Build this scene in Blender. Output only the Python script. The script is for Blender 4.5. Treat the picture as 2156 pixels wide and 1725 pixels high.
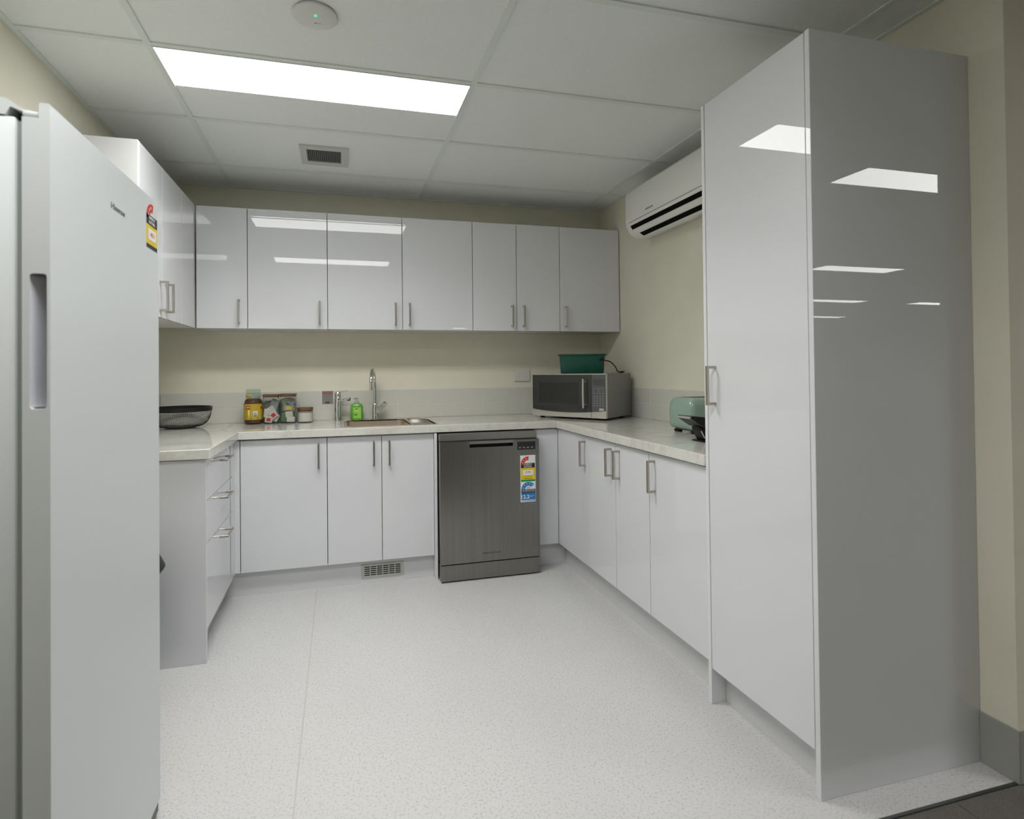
import bpy, bmesh, math, random
from mathutils import Matrix, Vector
random.seed(7)
for o in list(bpy.data.objects): bpy.data.objects.remove(o, do_unlink=True)
scene = bpy.context.scene
COL = scene.collection
R = math.radians

# ------------------------------------------------------------------ camera
CAM = Vector((-0.5497, -3.8143, 1.2159))
yaw, pitch, roll = R(-14.6933), R(0.6244), R(-0.5762)
fwd = Vector((-math.sin(yaw)*math.cos(pitch), math.cos(yaw)*math.cos(pitch), math.sin(pitch)))
rt0 = Vector((math.cos(yaw), math.sin(yaw), 0)); up0 = rt0.cross(fwd)
rt = rt0*math.cos(roll) + up0*math.sin(roll); up = -rt0*math.sin(roll) + up0*math.cos(roll)
cd = bpy.data.cameras.new('camera'); cam = bpy.data.objects.new('camera', cd); COL.objects.link(cam)
cam.matrix_world = Matrix(((rt.x, up.x, -fwd.x, CAM.x), (rt.y, up.y, -fwd.y, CAM.y), (rt.z, up.z, -fwd.z, CAM.z), (0, 0, 0, 1)))
cd.sensor_fit = 'HORIZONTAL'; cd.sensor_width = 36; cd.lens = 1169.0735*36/2156
cd.shift_x = 57.07/2156; cd.shift_y = -94.45/2156; cd.clip_start = .02
cd.dof.use_dof = True; cd.dof.focus_distance = 3.3; cd.dof.aperture_fstop = 4.0
scene.camera = cam

# ------------------------------------------------------------------ world, exposure, light level
w = bpy.data.worlds.new('world'); scene.world = w; w.use_nodes = True
w.node_tree.nodes['Background'].inputs[0].default_value = (0.0, 0.0, 0.0, 1)
scene.view_settings.view_transform = 'Standard'
scene.view_settings.look = 'None'
scene.view_settings.exposure = 0.0
scene.view_settings.gamma = 1.0
scene.view_settings.use_curve_mapping = False
PANEL_LIGHT = 9.2           # radiance of every ceiling light panel's diffuser
PANEL_WATT = 11.6           # area lamp added just below each diffuser for the panel's downward throw
PANEL_COLOR = (1.0, 1.0, 0.985)

# ------------------------------------------------------------------ helpers
WM = {}
def tag(o, label=None, cat=None, group=None, kind=None):
    if label: o['label'] = label
    if cat: o['category'] = cat
    if group: o['group'] = group
    if kind: o['kind'] = kind
    return o
def place(o, M, parent):
    COL.objects.link(o)
    o.matrix_basis = M
    if parent is not None:
        o.parent = parent; o.matrix_parent_inverse = WM[parent].inverted()
    WM[o] = M.copy()
    return o
def thing(name, label, cat, loc=(0, 0, 0), group=None, M=None):
    o = bpy.data.objects.new(name, None); o.empty_display_size = .05
    place(o, M if M is not None else Matrix.Translation(loc), None)
    return tag(o, label, cat, group)
I4 = Matrix.Identity(4)
class MB:
    def __init__(s): s.bm = bmesh.new()
    def box(s, x0, x1, y0, y1, z0, z1, bev=0, seg=2):
        b = bmesh.new(); bmesh.ops.create_cube(b, size=1)
        for v in b.verts: v.co = Vector(((x0+x1)/2+v.co.x*(x1-x0), (y0+y1)/2+v.co.y*(y1-y0), (z0+z1)/2+v.co.z*(z1-z0)))
        if bev > 0: bmesh.ops.bevel(b, geom=b.edges[:], offset=bev, segments=seg, affect='EDGES', profile=.5)
        s._add(b); return s
    def _add(s, b, M=None):
        me = bpy.data.meshes.new('t'); b.to_mesh(me); b.free()
        if M is not None: me.transform(M)
        s.bm.from_mesh(me); bpy.data.meshes.remove(me)
    def rings(s, rings, cap0=True, cap1=True, closed=True):
        vs = [[s.bm.verts.new(p) for p in r] for r in rings]; n = len(vs[0])
        for a, b in zip(vs[:-1], vs[1:]):
            for i in range(n if closed else n-1):
                j = (i+1) % n
                s.bm.faces.new((a[i], a[j], b[j], b[i]))
        if cap0: s.bm.faces.new(vs[0][::-1])
        if cap1: s.bm.faces.new(vs[-1])
        return s
    def lathe(s, prof, c=(0, 0), n=32, sx=1, sy=1, cap0=True, cap1=True):
        rs = [[Vector((c[0]+r*sx*math.cos(2*math.pi*i/n), c[1]+r*sy*math.sin(2*math.pi*i/n), z)) for i in range(n)] for r, z in prof]
        return s.rings(rs, cap0, cap1)
    def tube(s, pts, rad, n=10, flat=1.0):
        pts = [Vector(p) for p in pts]; rs = []; prev = None
        for i, p in enumerate(pts):
            d = (pts[min(i+1, len(pts)-1)]-pts[max(i-1, 0)]).normalized()
            if prev is None:
                a = d.cross(Vector((0, 0, 1)))
                if a.length < .05: a = d.cross(Vector((1, 0, 0)))
            else: a = prev - d*prev.dot(d)
            a.normalize(); prev = a; b = d.cross(a)
            r = rad[i] if isinstance(rad, (list, tuple)) else rad
            rs.append([p+a*r*math.cos(2*math.pi*k/n)+b*r*flat*math.sin(2*math.pi*k/n) for k in range(n)])
        return s.rings(rs)
    def prism(s, poly, axis, a, b, holes=()):
        # polygon (2-D, optional holes) extruded along axis from a to b
        def mk(p, t):
            u, v = p
            return Vector((t, u, v)) if axis == 'x' else Vector((u, t, v)) if axis == 'y' else Vector((u, v, t))
        bm = bmesh.new()
        loops = [list(poly)]+[list(h) for h in holes]
        for t in (a, b):
            es = []
            for lp in loops:
                vs = [bm.verts.new(mk(p, t)) for p in lp]
                es += [bm.edges.new((vs[i], vs[(i+1) % len(vs)])) for i in range(len(vs))]
            bmesh.ops.triangle_fill(bm, edges=es, use_beauty=True, use_dissolve=False)
        bm.verts.ensure_lookup_table()
        N = sum(len(l) for l in loops); off = 0
        for lp in loops:
            n = len(lp)
            for i in range(n):
                j = (i+1) % n
                bm.faces.new((bm.verts[off+i], bm.verts[off+j], bm.verts[N+off+j], bm.verts[N+off+i]))
            off += n
        bmesh.ops.recalc_face_normals(bm, faces=bm.faces[:])
        s._add(bm); return s
    def mesh(s, name, mat, smooth=None, recalc=True):
        if recalc: bmesh.ops.recalc_face_normals(s.bm, faces=s.bm.faces[:])
        me = bpy.data.meshes.new(name); s.bm.to_mesh(me); s.bm.free()
        me.materials.append(mat)
        if smooth:
            for p in me.polygons: p.use_smooth = True
            try: me.set_sharp_from_angle(angle=R(smooth))
            except Exception: pass
        return me
    def obj(s, name, mat, parent=None, smooth=None, M=I4):
        return place(bpy.data.objects.new(name, s.mesh(name, mat, smooth)), M, parent)
def inst(name, me, M, parent=None):
    return place(bpy.data.objects.new(name, me), M, parent)
def rrect(x0, x1, y0, y1, r, n=5):
    if not isinstance(r, (list, tuple)): r = [r]*4      # order: (x1,y1) (x0,y1) (x0,y0) (x1,y0)
    out = []
    for (cx, cy, a0), q in zip(((x1, y1, 0), (x0, y1, 90), (x0, y0, 180), (x1, y0, 270)), r):
        sx = -1 if cx == x1 else 1; sy = -1 if cy == y1 else 1
        for k in range(n+1):
            a = R(a0+90*k/n); out.append((cx+sx*q+q*math.cos(a), cy+sy*q+q*math.sin(a)))
    return out
def frame(o, r, u):
    r = Vector(r).normalized(); u = Vector(u).normalized(); n = r.cross(u); o = Vector(o)
    return Matrix(((r.x, u.x, n.x, o.x), (r.y, u.y, n.y, o.y), (r.z, u.z, n.z, o.z), (0, 0, 0, 1)))
def text(name, body, M, width, height, mat, parent, thick=.0004, bold=0):
    cu = bpy.data.curves.new('t', 'FONT'); cu.body = body; cu.align_x = 'CENTER'; cu.extrude = .002; cu.offset = bold
    cu.resolution_u = 3
    ob = bpy.data.objects.new('t', cu); COL.objects.link(ob)
    dg = bpy.context.evaluated_depsgraph_get(); me = bpy.data.meshes.new_from_object(ob.evaluated_get(dg))
    bpy.data.objects.remove(ob, do_unlink=True); bpy.data.curves.remove(cu)
    xs = [v.co.x for v in me.vertices]; ys = [v.co.y for v in me.vertices]
    cx, cy = (min(xs)+max(xs))/2, (min(ys)+max(ys))/2; sx = width/(max(xs)-min(xs)); sy = height/(max(ys)-min(ys))
    for v in me.vertices: v.co = Vector(((v.co.x-cx)*sx, (v.co.y-cy)*sy, (v.co.z+.002)*thick/.004))
    me.materials.clear(); me.materials.append(mat); me.name = name
    return inst(name, me, M, parent)
def decal(name, M, x0, x1, y0, y1, mat, parent, t=.0004, z=0):
    return MB().box(x0, x1, y0, y1, z, z+t).obj(name, mat, parent, M=M)

# ------------------------------------------------------------------ materials
def mat(name, col, rough=.5, metal=0, spec=.5, emit=None, estr=0, trans=0, ior=1.45, coat=0, alpha=1):
    m = bpy.data.materials.new(name); m.use_nodes = True; b = m.node_tree.nodes['Principled BSDF']
    b.inputs['Base Color'].default_value = (*col, 1); b.inputs['Roughness'].default_value = rough
    b.inputs['Metallic'].default_value = metal; b.inputs['Specular IOR Level'].default_value = spec
    b.inputs['Transmission Weight'].default_value = trans; b.inputs['IOR'].default_value = ior
    b.inputs['Coat Weight'].default_value = coat; b.inputs['Alpha'].default_value = alpha
    if emit: b.inputs['Emission Color'].default_value = (*emit, 1); b.inputs['Emission Strength'].default_value = estr
    return m
def nodes(m): return m.node_tree.nodes, m.node_tree.links, m.node_tree.nodes['Principled BSDF']
def noise(m, scale, detail=2, dist=0, stretch=(1, 1, 1), vor=False):
    N, L, b = nodes(m)
    g = N.new('ShaderNodeNewGeometry'); mp = N.new('ShaderNodeMapping'); mp.inputs['Scale'].default_value = stretch
    L.new(g.outputs['Position'], mp.inputs['Vector'])
    if vor:
        t = N.new('ShaderNodeTexVoronoi'); t.inputs['Scale'].default_value = scale
    else:
        t = N.new('ShaderNodeTexNoise'); t.inputs['Scale'].default_value = scale; t.inputs['Detail'].default_value = detail; t.inputs['Distortion'].default_value = dist
    L.new(mp.outputs[0], t.inputs['Vector']); return t
def ramp(m, src, stops):
    N, L, b = nodes(m); r = N.new('ShaderNodeValToRGB'); L.new(src, r.inputs[0])
    el = r.color_ramp.elements
    while len(el) < len(stops): el.new(.5)
    for e, (p, c) in zip(el, stops): e.position = p; e.color = (*c, 1)
    return r
def mix(m, fac, a, b_, mode='MIX'):
    N, L, b = nodes(m); x = N.new('ShaderNodeMix'); x.data_type = 'RGBA'; x.blend_type = mode
    for sck, v in ((x.inputs[0], fac), (x.inputs[6], a), (x.inputs[7], b_)):
        if hasattr(v, 'is_linked'): L.new(v, sck)
        elif isinstance(v, (int, float)): sck.default_value = v
        else: sck.default_value = (*v, 1)
    return x.outputs[2]
def bump(m, src, strength, dist=.001):
    N, L, b = nodes(m); n = N.new('ShaderNodeBump'); n.inputs['Strength'].default_value = strength; n.inputs['Distance'].default_value = dist
    L.new(src, n.inputs['Height']); L.new(n.outputs[0], b.inputs['Normal'])

def gloss(name, col):
    m = mat(name, col, .006, spec=.60); t = noise(m, 28, 1); bump(m, t.outputs['Fac'], .006, .001); return m
M_DOOR = gloss('white_gloss_laminate', (.70, .71, .73))
M_EDGE = mat('white_laminate_edge', (.74, .75, .76), .25)
M_CARC = mat('white_carcass', (.62, .62, .61), .45)
M_KICK = gloss('white_kickboard', (.66, .66, .67)); 
M_NICK = mat('brushed_nickel', (.50, .46, .41), .32, 1)
M_CHROME = mat('chrome', (.72, .73, .73), .06, 1)
M_STEELD = mat('drainer_steel', (.50, .47, .44), .55, 1)
M_STEEL = mat('sink_steel', (.74, .64, .54), .36, 1)  # warm tint stands in for the tan reflection in the bowl
def brushed():
    m = mat('brushed_steel', (.36, .355, .335), .30, 1)
    t = noise(m, 14, 4, 0, (6, 6, .06)); r = ramp(m, t.outputs['Fac'], [(.3, (.245, .238, .218)), (.7, (.275, .268, .248))])
    N, L, b = nodes(m); L.new(r.outputs[0], b.inputs['Base Color'])
    b.inputs['Anisotropic'].default_value = .6
    t2 = noise(m, 500, 2, 0, (1, 1, .01)); bump(m, t2.outputs['Fac'], .05, .0005); return m
M_BRUSH = brushed()
M_RAIL = mat('satin_steel', (.34, .33, .305), .34, .9)
M_DARKSTEEL = mat('dark_steel', (.10, .10, .098), .4, .6)
M_BLACK = mat('black_plastic', (.012, .012, .013), .42, spec=.35)
M_BLACKGAP = mat('black_void', (.004, .004, .004), .8, spec=.1)
M_WHITEP = mat('white_plastic', (.72, .72, .69), .32)
M_FRIDGE = mat('fridge_white', (.655, .685, .69), .34, spec=.35)
_t = noise(M_FRIDGE, 420, 1); bump(M_FRIDGE, _t.outputs['Fac'], .03, .0006)
M_GASKET = mat('grey_gasket', (.38, .42, .41), .6)
def wallmat(name, c):
    m = mat(name, c, .6, spec=.25); t = noise(m, 5, 3); r = ramp(m, t.outputs['Fac'], [(.3, tuple(x*.97 for x in c)), (.7, tuple(min(1, x*1.02) for x in c))])
    N, L, b = nodes(m); L.new(r.outputs[0], b.inputs['Base Color']); t2 = noise(m, 220, 2); bump(m, t2.outputs['Fac'], .08, .001); return m
M_WALL = wallmat('cream_wall_paint', (.80, .775, .645))
M_WALLO = wallmat('office_wall_paint', (.60, .585, .52))
M_TILEW = mat('white_wall_tile', (.67, .66, .595), .18)
M_GROUT = mat('white_grout', (.74, .73, .68), .7)
def ctile():
    m = mat('ceiling_tile', (.78, .80, .78), .85, spec=.2); t = noise(m, 160, 3)
    r = ramp(m, t.outputs['Fac'], [(.25, (.84, .865, .845)), (.6, (.88, .90, .88))])
    N, L, b = nodes(m); L.new(r.outputs[0], b.inputs['Base Color']); bump(m, t.outputs['Fac'], .15, .001); return m
M_CTILE = ctile()
M_TBAR = mat('ceiling_grid_metal', (.78, .83, .78), .45)
def office_ceiling():
    m = mat('office_ceiling', (.76, .78, .76), .85, spec=.2); N, L, b = nodes(m)
    g = N.new('ShaderNodeNewGeometry'); mp = N.new('ShaderNodeMapping'); mp.inputs['Location'].default_value = (1.206, .4, 0); L.new(g.outputs['Position'], mp.inputs[0])
    k = N.new('ShaderNodeTexBrick'); k.offset = 0; k.inputs['Scale'].default_value = 1; k.inputs['Brick Width'].default_value = 1.2; k.inputs['Row Height'].default_value = .6; k.inputs['Mortar Size'].default_value = .012
    k.inputs['Color1'].default_value = k.inputs['Color2'].default_value = (.76, .78, .76, 1); k.inputs['Mortar'].default_value = (.62, .65, .62, 1)
    L.new(mp.outputs[0], k.inputs['Vector']); L.new(k.outputs['Color'], b.inputs['Base Color']); return m
M_OCEIL = office_ceiling()
def vinyl():
    m = mat('speckled_vinyl', (.74, .73, .71), .38, spec=.4); N, L, b = nodes(m)
    n1 = noise(m, 190, 2); n2 = noise(m, 140, 1); n3 = noise(m, 90, 2); n0 = noise(m, 2.5, 3)
    base = ramp(m, n0.outputs['Fac'], [(.3, (.575, .569, .566)), (.7, (.60, .596, .593))]).outputs[0]
    f1 = ramp(m, n1.outputs['Fac'], [(.58, (0, 0, 0)), (.66, (1, 1, 1))]).outputs[0]
    f2 = ramp(m, n2.outputs['Fac'], [(.57, (0, 0, 0)), (.66, (1, 1, 1))]).outputs[0]
    f3 = ramp(m, n3.outputs['Fac'], [(.30, (1, 1, 1)), (.38, (0, 0, 0))]).outputs[0]
    c = mix(m, f1, base, (.545, .537, .53)); c = mix(m, f2, c, (.465, .457, .448)); c = mix(m, f3, c, (.625, .621, .618))
    L.new(c, b.inputs['Base Color']); bump(m, n1.outputs['Fac'], .05, .0008); return m
M_VINYL = vinyl()
M_SEAM = mat('vinyl_weld', (.49, .48, .45), .5)
def carpet(name, a, b_):
    m = mat(name, a, .95, spec=.1); N, L, b = nodes(m); t = noise(m, 380, 2); t2 = noise(m, 9, 3)
    c = ramp(m, t.outputs['Fac'], [(.35, a), (.65, b_)]).outputs[0]; c2 = mix(m, t2.outputs['Fac'], c, tuple(x*.7 for x in a))
    L.new(c2, b.inputs['Base Color']); bump(m, t.outputs['Fac'], .6, .004); return m
M_CARP = [carpet('carpet_brown', (.15, .14, .125), (.24, .225, .20)), carpet('carpet_grey', (.20, .196, .18), (.30, .292, .272))]
M_SKIRT = mat('grey_vinyl_skirting', (.36, .365, .335), .45)
def laminate():
    m = mat('marbled_laminate', (.64, .63, .58), .055, spec=.5); N, L, b = nodes(m)
    t = noise(m, 5, 6, 1.4, (1, 2.4, 1)); t2 = noise(m, 60, 4)
    c = ramp(m, t.outputs['Fac'], [(.30, (.56, .54, .475)), (.46, (.67, .66, .61)), (.56, (.70, .695, .65)), (.72, (.61, .595, .535))]).outputs[0]
    c = mix(m, .25, c, ramp(m, t2.outputs['Fac'], [(.3, (.5, .48, .43)), (.7, (.72, .71, .67))]).outputs[0])
    L.new(c, b.inputs['Base Color']); return m
M_LAM = laminate()
M_LAMJ = mat('laminate_joint', (.68, .67, .62), .3)
M_PANEL = mat('light_diffuser', (.9, .9, .9), .5, emit=PANEL_COLOR, estr=PANEL_LIGHT)
M_FRAMEW = mat('white_metal_frame', (.78, .79, .78), .4)
def glass(name, tint, refl=.5):
    m = bpy.data.materials.new(name); m.use_nodes = True; N = m.node_tree.nodes; L = m.node_tree.links; N.remove(N['Principled BSDF'])
    tr = N.new('ShaderNodeBsdfTransparent'); tr.inputs[0].default_value = (*tint, 1); gl = N.new('ShaderNodeBsdfGlossy'); gl.inputs['Roughness'].default_value = .03
    fw = N.new('ShaderNodeLayerWeight'); fp = N.new('ShaderNodeMath'); fp.operation = 'POWER'; fp.inputs[1].default_value = 4; L.new(fw.outputs['Facing'], fp.inputs[0]); fr = N.new('ShaderNodeMath'); fr.operation = 'MULTIPLY_ADD'; fr.inputs[1].default_value = .55; fr.inputs[2].default_value = .03; L.new(fp.outputs[0], fr.inputs[0]); mx = N.new('ShaderNodeMixShader')
    L.new(fr.outputs[0], mx.inputs[0]); L.new(tr.outputs[0], mx.inputs[1]); L.new(gl.outputs[0], mx.inputs[2]); L.new(mx.outputs[0], N['Material Output'].inputs[0]); return m
M_GLASS = glass('clear_glass', (.94, .95, .94)); M_GLASSG = glass('greenish_glass', (.80, .87, .84))
def wood():
    m = mat('acacia_wood', (.17, .085, .045), .45); N, L, b = nodes(m); t = noise(m, 30, 4, 1, (1, 6, 6))
    L.new(ramp(m, t.outputs['Fac'], [(.3, (.12, .055, .028)), (.7, (.22, .115, .062))]).outputs[0], b.inputs['Base Color']); return m
M_WOOD = wood()
M_RED = mat('print_red', (.62, .03, .02), .5); M_YEL = mat('print_yellow', (.78, .58, .02), .5); M_BLU = mat('print_blue', (.02, .20, .52), .5)
M_GRN = mat('print_green', (.01, .28, .06), .5); M_WHT = mat('print_white', (.80, .80, .80), .5); M_INK = mat('print_black', (.02, .02, .022), .5)
M_GREY = mat('print_grey', (.30, .30, .30), .5); M_GREYL = mat('print_light_grey', (.52, .52, .50), .5)

# ------------------------------------------------------------------ room dimensions (metres)
XL, XR, H = -1.626, 1.352, 2.400          # side walls, ceiling height; back wall is y = 0
YC = -2.631                               # end of the right-hand wall
OX, OY = 12.5, -13.0                      # far walls of the office behind the camera
def struct(name, mb, m, parent=None, label=None):
    o = mb.obj(name, m, parent)
    if parent is None: tag(o, label, None, None, 'structure')
    return o
wall_back = struct('wall_back', MB().box(XL-.1, XR+.1, 0, .1, -.05, H+.15), M_WALL, None, 'cream painted back wall of the kitchenette')
wall_left = struct('wall_left', MB().box(XL-.1, XL, OY, 0, -.05, H+.15), M_WALL, None, 'cream painted left wall behind the fridge')
wall_right = struct('wall_right', MB().box(XR, XR+.1, YC, 0, -.05, H+.15), M_WALL, None, 'cream painted right wall carrying the air conditioner')
struct('wall_return', MB().box(XR+.1, OX, YC, YC+.1, -.05, H+.15), M_WALL, None, 'cream wall turning the corner beside the tall cupboard')
struct('wall_front', MB().box(XL-.1, OX, OY-.1, OY, -.05, H+.15), M_WALLO, None, 'far office wall behind the camera')
struct('wall_office_side', MB().box(OX, OX+.1, OY-.1, YC+.1, -.05, H+.15), M_WALLO, None, 'office side wall far to the right')
floor = struct('floor', MB().box(XL, XR, -2.625, 0, -.05, 0), M_VINYL, None, 'pale speckled vinyl kitchen floor')
MB().box(-.6825, -.6780, -2.6, -.536, 0, .0006).obj('weld_seam', M_SEAM, floor)
fc = struct('floor_carpet', MB().box(XL, XR, OY, -2.632, -.05, -.002).box(XR, OX, OY, YC, -.05, -.002), M_CARP[0], None, 'dark carpet tile floor of the adjoining office')
ct = [MB().box(.0015, .4985, .0015, .4985, -.002, .001).mesh('carpet_tile', m) for m in M_CARP]
for i in range(8):
    for j in range(5):
        x, y = -.9+.5*i, -3.14-.5*j
        inst('carpet_tile', ct[random.randint(0, 1)], Matrix.Translation((x, y, 0)), fc)
tag(MB().box(XL, XR+.001, -2.633, -2.624, -.01, .0022).obj('trim_1', M_DARKSTEEL), 'thin dark joining strip between vinyl and carpet', None, None, 'structure')
tag(MB().box(XR-.006, XR, YC-.006, -2.5345, 0, .155, .002).obj('baseboard_right', M_SKIRT), 'grey vinyl skirting at the foot of the right wall', None, None, 'structure')
tag(MB().box(XR, 5.0, YC-.006, YC, 0, .155, .002).obj('baseboard_return', M_SKIRT), 'grey vinyl skirting round the wall corner', None, None, 'structure')

# ceiling: slab, lay-in tiles and grid bars
ceil = struct('ceiling', MB().box(XL, XR, -4.0, 0, H+.02, H+.1), M_CTILE, None, 'suspended kitchen ceiling of lay-in tiles on a metal grid')
struct('ceiling_office', MB().box(XL, OX, OY, -4.0, H, H+.1).box(XR, OX, -4.0, YC, H, H+.1), M_OCEIL, None, 'suspended ceiling of the adjoining office')
GX = [XL, -1.206, -.004, 1.198, XR]; GY = [0, -.4, -1.0, -1.6, -2.2, -2.8, -3.4, -4.0]
LIGHTS = [(-1.206, -.004, -1.6, -1.3), (-1.206, -.004, -3.1, -2.8)]
tcache = {}
def ctile_at(x0, x1, y0, y1):
    k = (round(x1-x0, 3), round(y1-y0, 3))
    if k not in tcache: tcache[k] = MB().box(0, k[0], 0, k[1], 0, .015).mesh('ceiling_tile', M_CTILE)
    inst('ceiling_tile', tcache[k], Matrix.Translation((x0, y0, H+.004)), ceil)
for i in range(4):
    for j in range(7):
        x0, x1, y0, y1 = GX[i], GX[i+1], GY[j+1], GY[j]
        if i == 1 and j == 2: y0 = -1.3
        if i == 1 and j == 5: y1 = -3.1
        ctile_at(x0+.004, x1-.004, y0+.004, y1-.004)
for x in GX[1:4]: MB().box(x-.012, x+.012, -4.0, 0, H-.0015, H+.004).obj('grid_bar', M_TBAR, ceil)
gb = {}
for i in range(4):
    x0, x1 = GX[i]+(.012 if i else 0), GX[i+1]-(.012 if i < 3 else 0)
    for y in GY[1:7]:
        k = round(x1-x0, 3)
        if k not in gb: gb[k] = MB().box(0, k, -.012, .012, -.0015, .004).mesh('grid_bar', M_TBAR)
        inst('grid_bar', gb[k], Matrix.Translation((x0, y, H)), ceil)
for nm, (a, b, c, d) in (('back', (XL, XR, -.02, 0)), ('left', (XL, XL+.02, -4, -.02)), ('right', (XR-.02, XR, YC, -.02))):
    MB().box(a, b, c, d, H-.002, H+.004).obj('wall_angle', M_TBAR, ceil)

def ceiling_light(x0, x1, y0, y1, label):
    t = thing('ceiling_light', label, 'light panel', ((x0+x1)/2, (y0+y1)/2, H), 'recessed ceiling light panels')
    MB().prism([(x0+.008, y0+.008), (x1-.008, y0+.008), (x1-.008, y1-.008), (x0+.008, y1-.008)], 'z', H-.004, H+.004,
               [[(x0+.014, y0+.014), (x1-.014, y0+.014), (x1-.014, y1-.014), (x0+.014, y1-.014)]]).obj('frame', M_FRAMEW, t)
    MB().box(x0+.014, x1-.014, y0+.014, y1-.014, H-.002, H+.003).obj('diffuser', M_PANEL, t)
    ld = bpy.data.lights.new('lamp', 'AREA'); ld.shape = 'RECTANGLE'; ld.size = x1-x0-.03; ld.size_y = y1-y0-.03; ld.energy = PANEL_WATT; ld.color = PANEL_COLOR; ld.spread = R(135)
    place(bpy.data.objects.new('lamp', ld), Matrix.Translation(((x0+x1)/2, (y0+y1)/2, H-.0045)), t)
ceiling_light(*LIGHTS[0], 'glowing ceiling light panel above the sink and dishwasher')
ceiling_light(*LIGHTS[1], 'glowing ceiling light panel overhead in front of the fridge')
names_x = ('in the office column nearest the tall cupboard', 'in the second office column', 'in the third office column', 'in the farthest office column')
names_y = ('first row', 'second row', 'third row', 'last row')
for i, x in enumerate((2.48, 4.92, 7.45, 9.82)):
    for j, y in enumerate((-4.13, -6.75, -9.40, -12.0)):
        ceiling_light(x, x+1.2, y, y+.3, 'ceiling light panel %s, %s' % (names_x[i], names_y[j]))

# splashback tiles (parts of their walls)
TW, TH = .30, .0955; Z0 = .9005
def tiles(wall, org, axis, a0, a1, start):
    # axis: 'x' along the back wall, 'y' along a side wall; org gives the wall plane and outward sign
    cuts = []; a = start
    while a > a0: a -= TW
    while a < a1:
        lo, hi = max(a, a0), min(a+TW, a1)
        if hi-lo > .004: cuts.append((lo, hi))
        a += TW
    p, sgn = org; cache = {}
    for lo, hi in cuts:
        L = round(hi-lo-.003, 4)
        if L not in cache:
            mb = MB()
            cache[L] = (mb.box(0, L, -.0095, 0, 0, TH-.002, .0012, 1) if axis == 'x' else mb.box(0 if sgn > 0 else -.0095, .0095 if sgn > 0 else 0, 0, L, 0, TH-.002, .0012, 1)).mesh('tile', M_TILEW)
        for r in range(2):
            z = Z0+.0015+r*(TH+.001)
            inst('tile', cache[L], Matrix.Translation((lo+.0015, p, z) if axis == 'x' else (p, lo+.0015, z)), wall)
tiles(wall_back, (0, -1), 'x', XL+.01, XR-.01, .737)
tiles(wall_left, (XL, 1), 'y', -1.25, -.01, -.31)
tiles(wall_right, (XR, -1), 'y', -2.044, -.01, -.70)
ZS = Z0+2*TH+.003
MB().box(XL+.01, XR-.01, -.008, -.0001, Z0, ZS+.003).obj('grout', M_GROUT, wall_back)
MB().box(XL+.0001, XL+.008, -1.25, -.011, Z0, ZS+.003).obj('grout', M_GROUT, wall_left)
MB().box(XR-.008, XR-.0001, -2.044, -.011, Z0, ZS+.003).obj('grout', M_GROUT, wall_right)

# ------------------------------------------------------------------ cabinets
HL = .140
handle_me = MB().box(-.005, .005, .028, .038, -HL/2, HL/2, .0012, 1).box(-.005, .005, 0, .030, HL/2-.010, HL/2, .0012, 1).box(-.005, .005, 0, .030, -HL/2, -HL/2+.010, .0012, 1).mesh('handle', M_NICK)
def handle(parent, pos, out, along=(0, 0, 1)):
    out = Vector(out); al = Vector(along); t = out.cross(al)
    M = Matrix(((t.x, out.x, al.x, pos[0]), (t.y, out.y, al.y, pos[1]), (t.z, out.z, al.z, pos[2]), (0, 0, 0, 1)))
    inst('handle', handle_me, M, parent)
DT = .017; G = .0019
def door_y(parent, x0, x1, z0, z1, yf, hx=None, hz=None, name='door', g=G):
    d = MB().box(x0+g, x1-g, yf, yf+DT, z0, z1, .0009, 1).obj(name, M_DOOR, parent)
    if hx is not None: handle(d, (hx, yf, hz), (0, -1, 0))
    return d
def door_x(parent, xf, y0, y1, z0, z1, sgn, hy=None, hz=None, along=(0, 0, 1), name='door', g=G):
    a, b = (xf-DT, xf) if sgn > 0 else (xf, xf+DT)
    d = MB().box(a, b, y0+g, y1-g, z0, z1, .0009, 1).obj(name, M_DOOR, parent)
    if hy is not None: handle(d, (xf, hy, hz), (sgn, 0, 0), along)
    return d
ZB0, ZB1 = .138, .8535; YB = -.577; BX = -1.096; RX = .7635
BHZ = .752; ZK = .136
# base, back run
c = thing('base_cabinet', 'white gloss base cabinet with one wide door under the coffee jar', 'cabinet', (-.845, -.3, 0), 'white base cabinets')
MB().box(-1.094, -.621, YB+DT+.007, -.012, ZK, .853).obj('body', M_CARC, c)
door_y(c, -1.071, -.619, ZB0, ZB1-.004, YB, -.664, BHZ)
MB().box(-1.1135, -1.0735, YB+.003, YB+DT+.003, ZB0, ZB1-.004).obj('filler_panel', M_EDGE, c)
c = thing('base_cabinet', 'white gloss two-door base cabinet under the sink', 'cabinet', (-.318, -.3, 0), 'white base cabinets')
MB().box(-.619, -.018, YB+DT+.007, -.012, ZK, .70).obj('body', M_CARC, c)
MB().box(-.619, -.018, YB+DT+.002, YB+DT+.02, .70, .853).obj('front_rail', M_CARC, c)
door_y(c, -.619, -.318, ZB0, ZB1-.004, YB, -.363, BHZ); door_y(c, -.318, -.016, ZB0, ZB1-.004, YB, -.276, BHZ)
MB().box(-.0158, -.0005, -.598, -.012, 0, ZB1-.001, .0008, 1).obj('end_panel', M_EDGE, c)
c = thing('filler_cabinet', 'narrow white panel between the dishwasher and the right-hand run', 'cabinet panel', (.69, -.57, 0))
MB().box(.612, RX-.002, YB+DT, YB+DT+.02, ZK, .853).obj('body', M_CARC, c)
MB().box(.612, RX-.0004, YB, YB+DT, ZB0, ZB1-.004, .0009, 1).obj('panel', M_DOOR, c)
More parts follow.
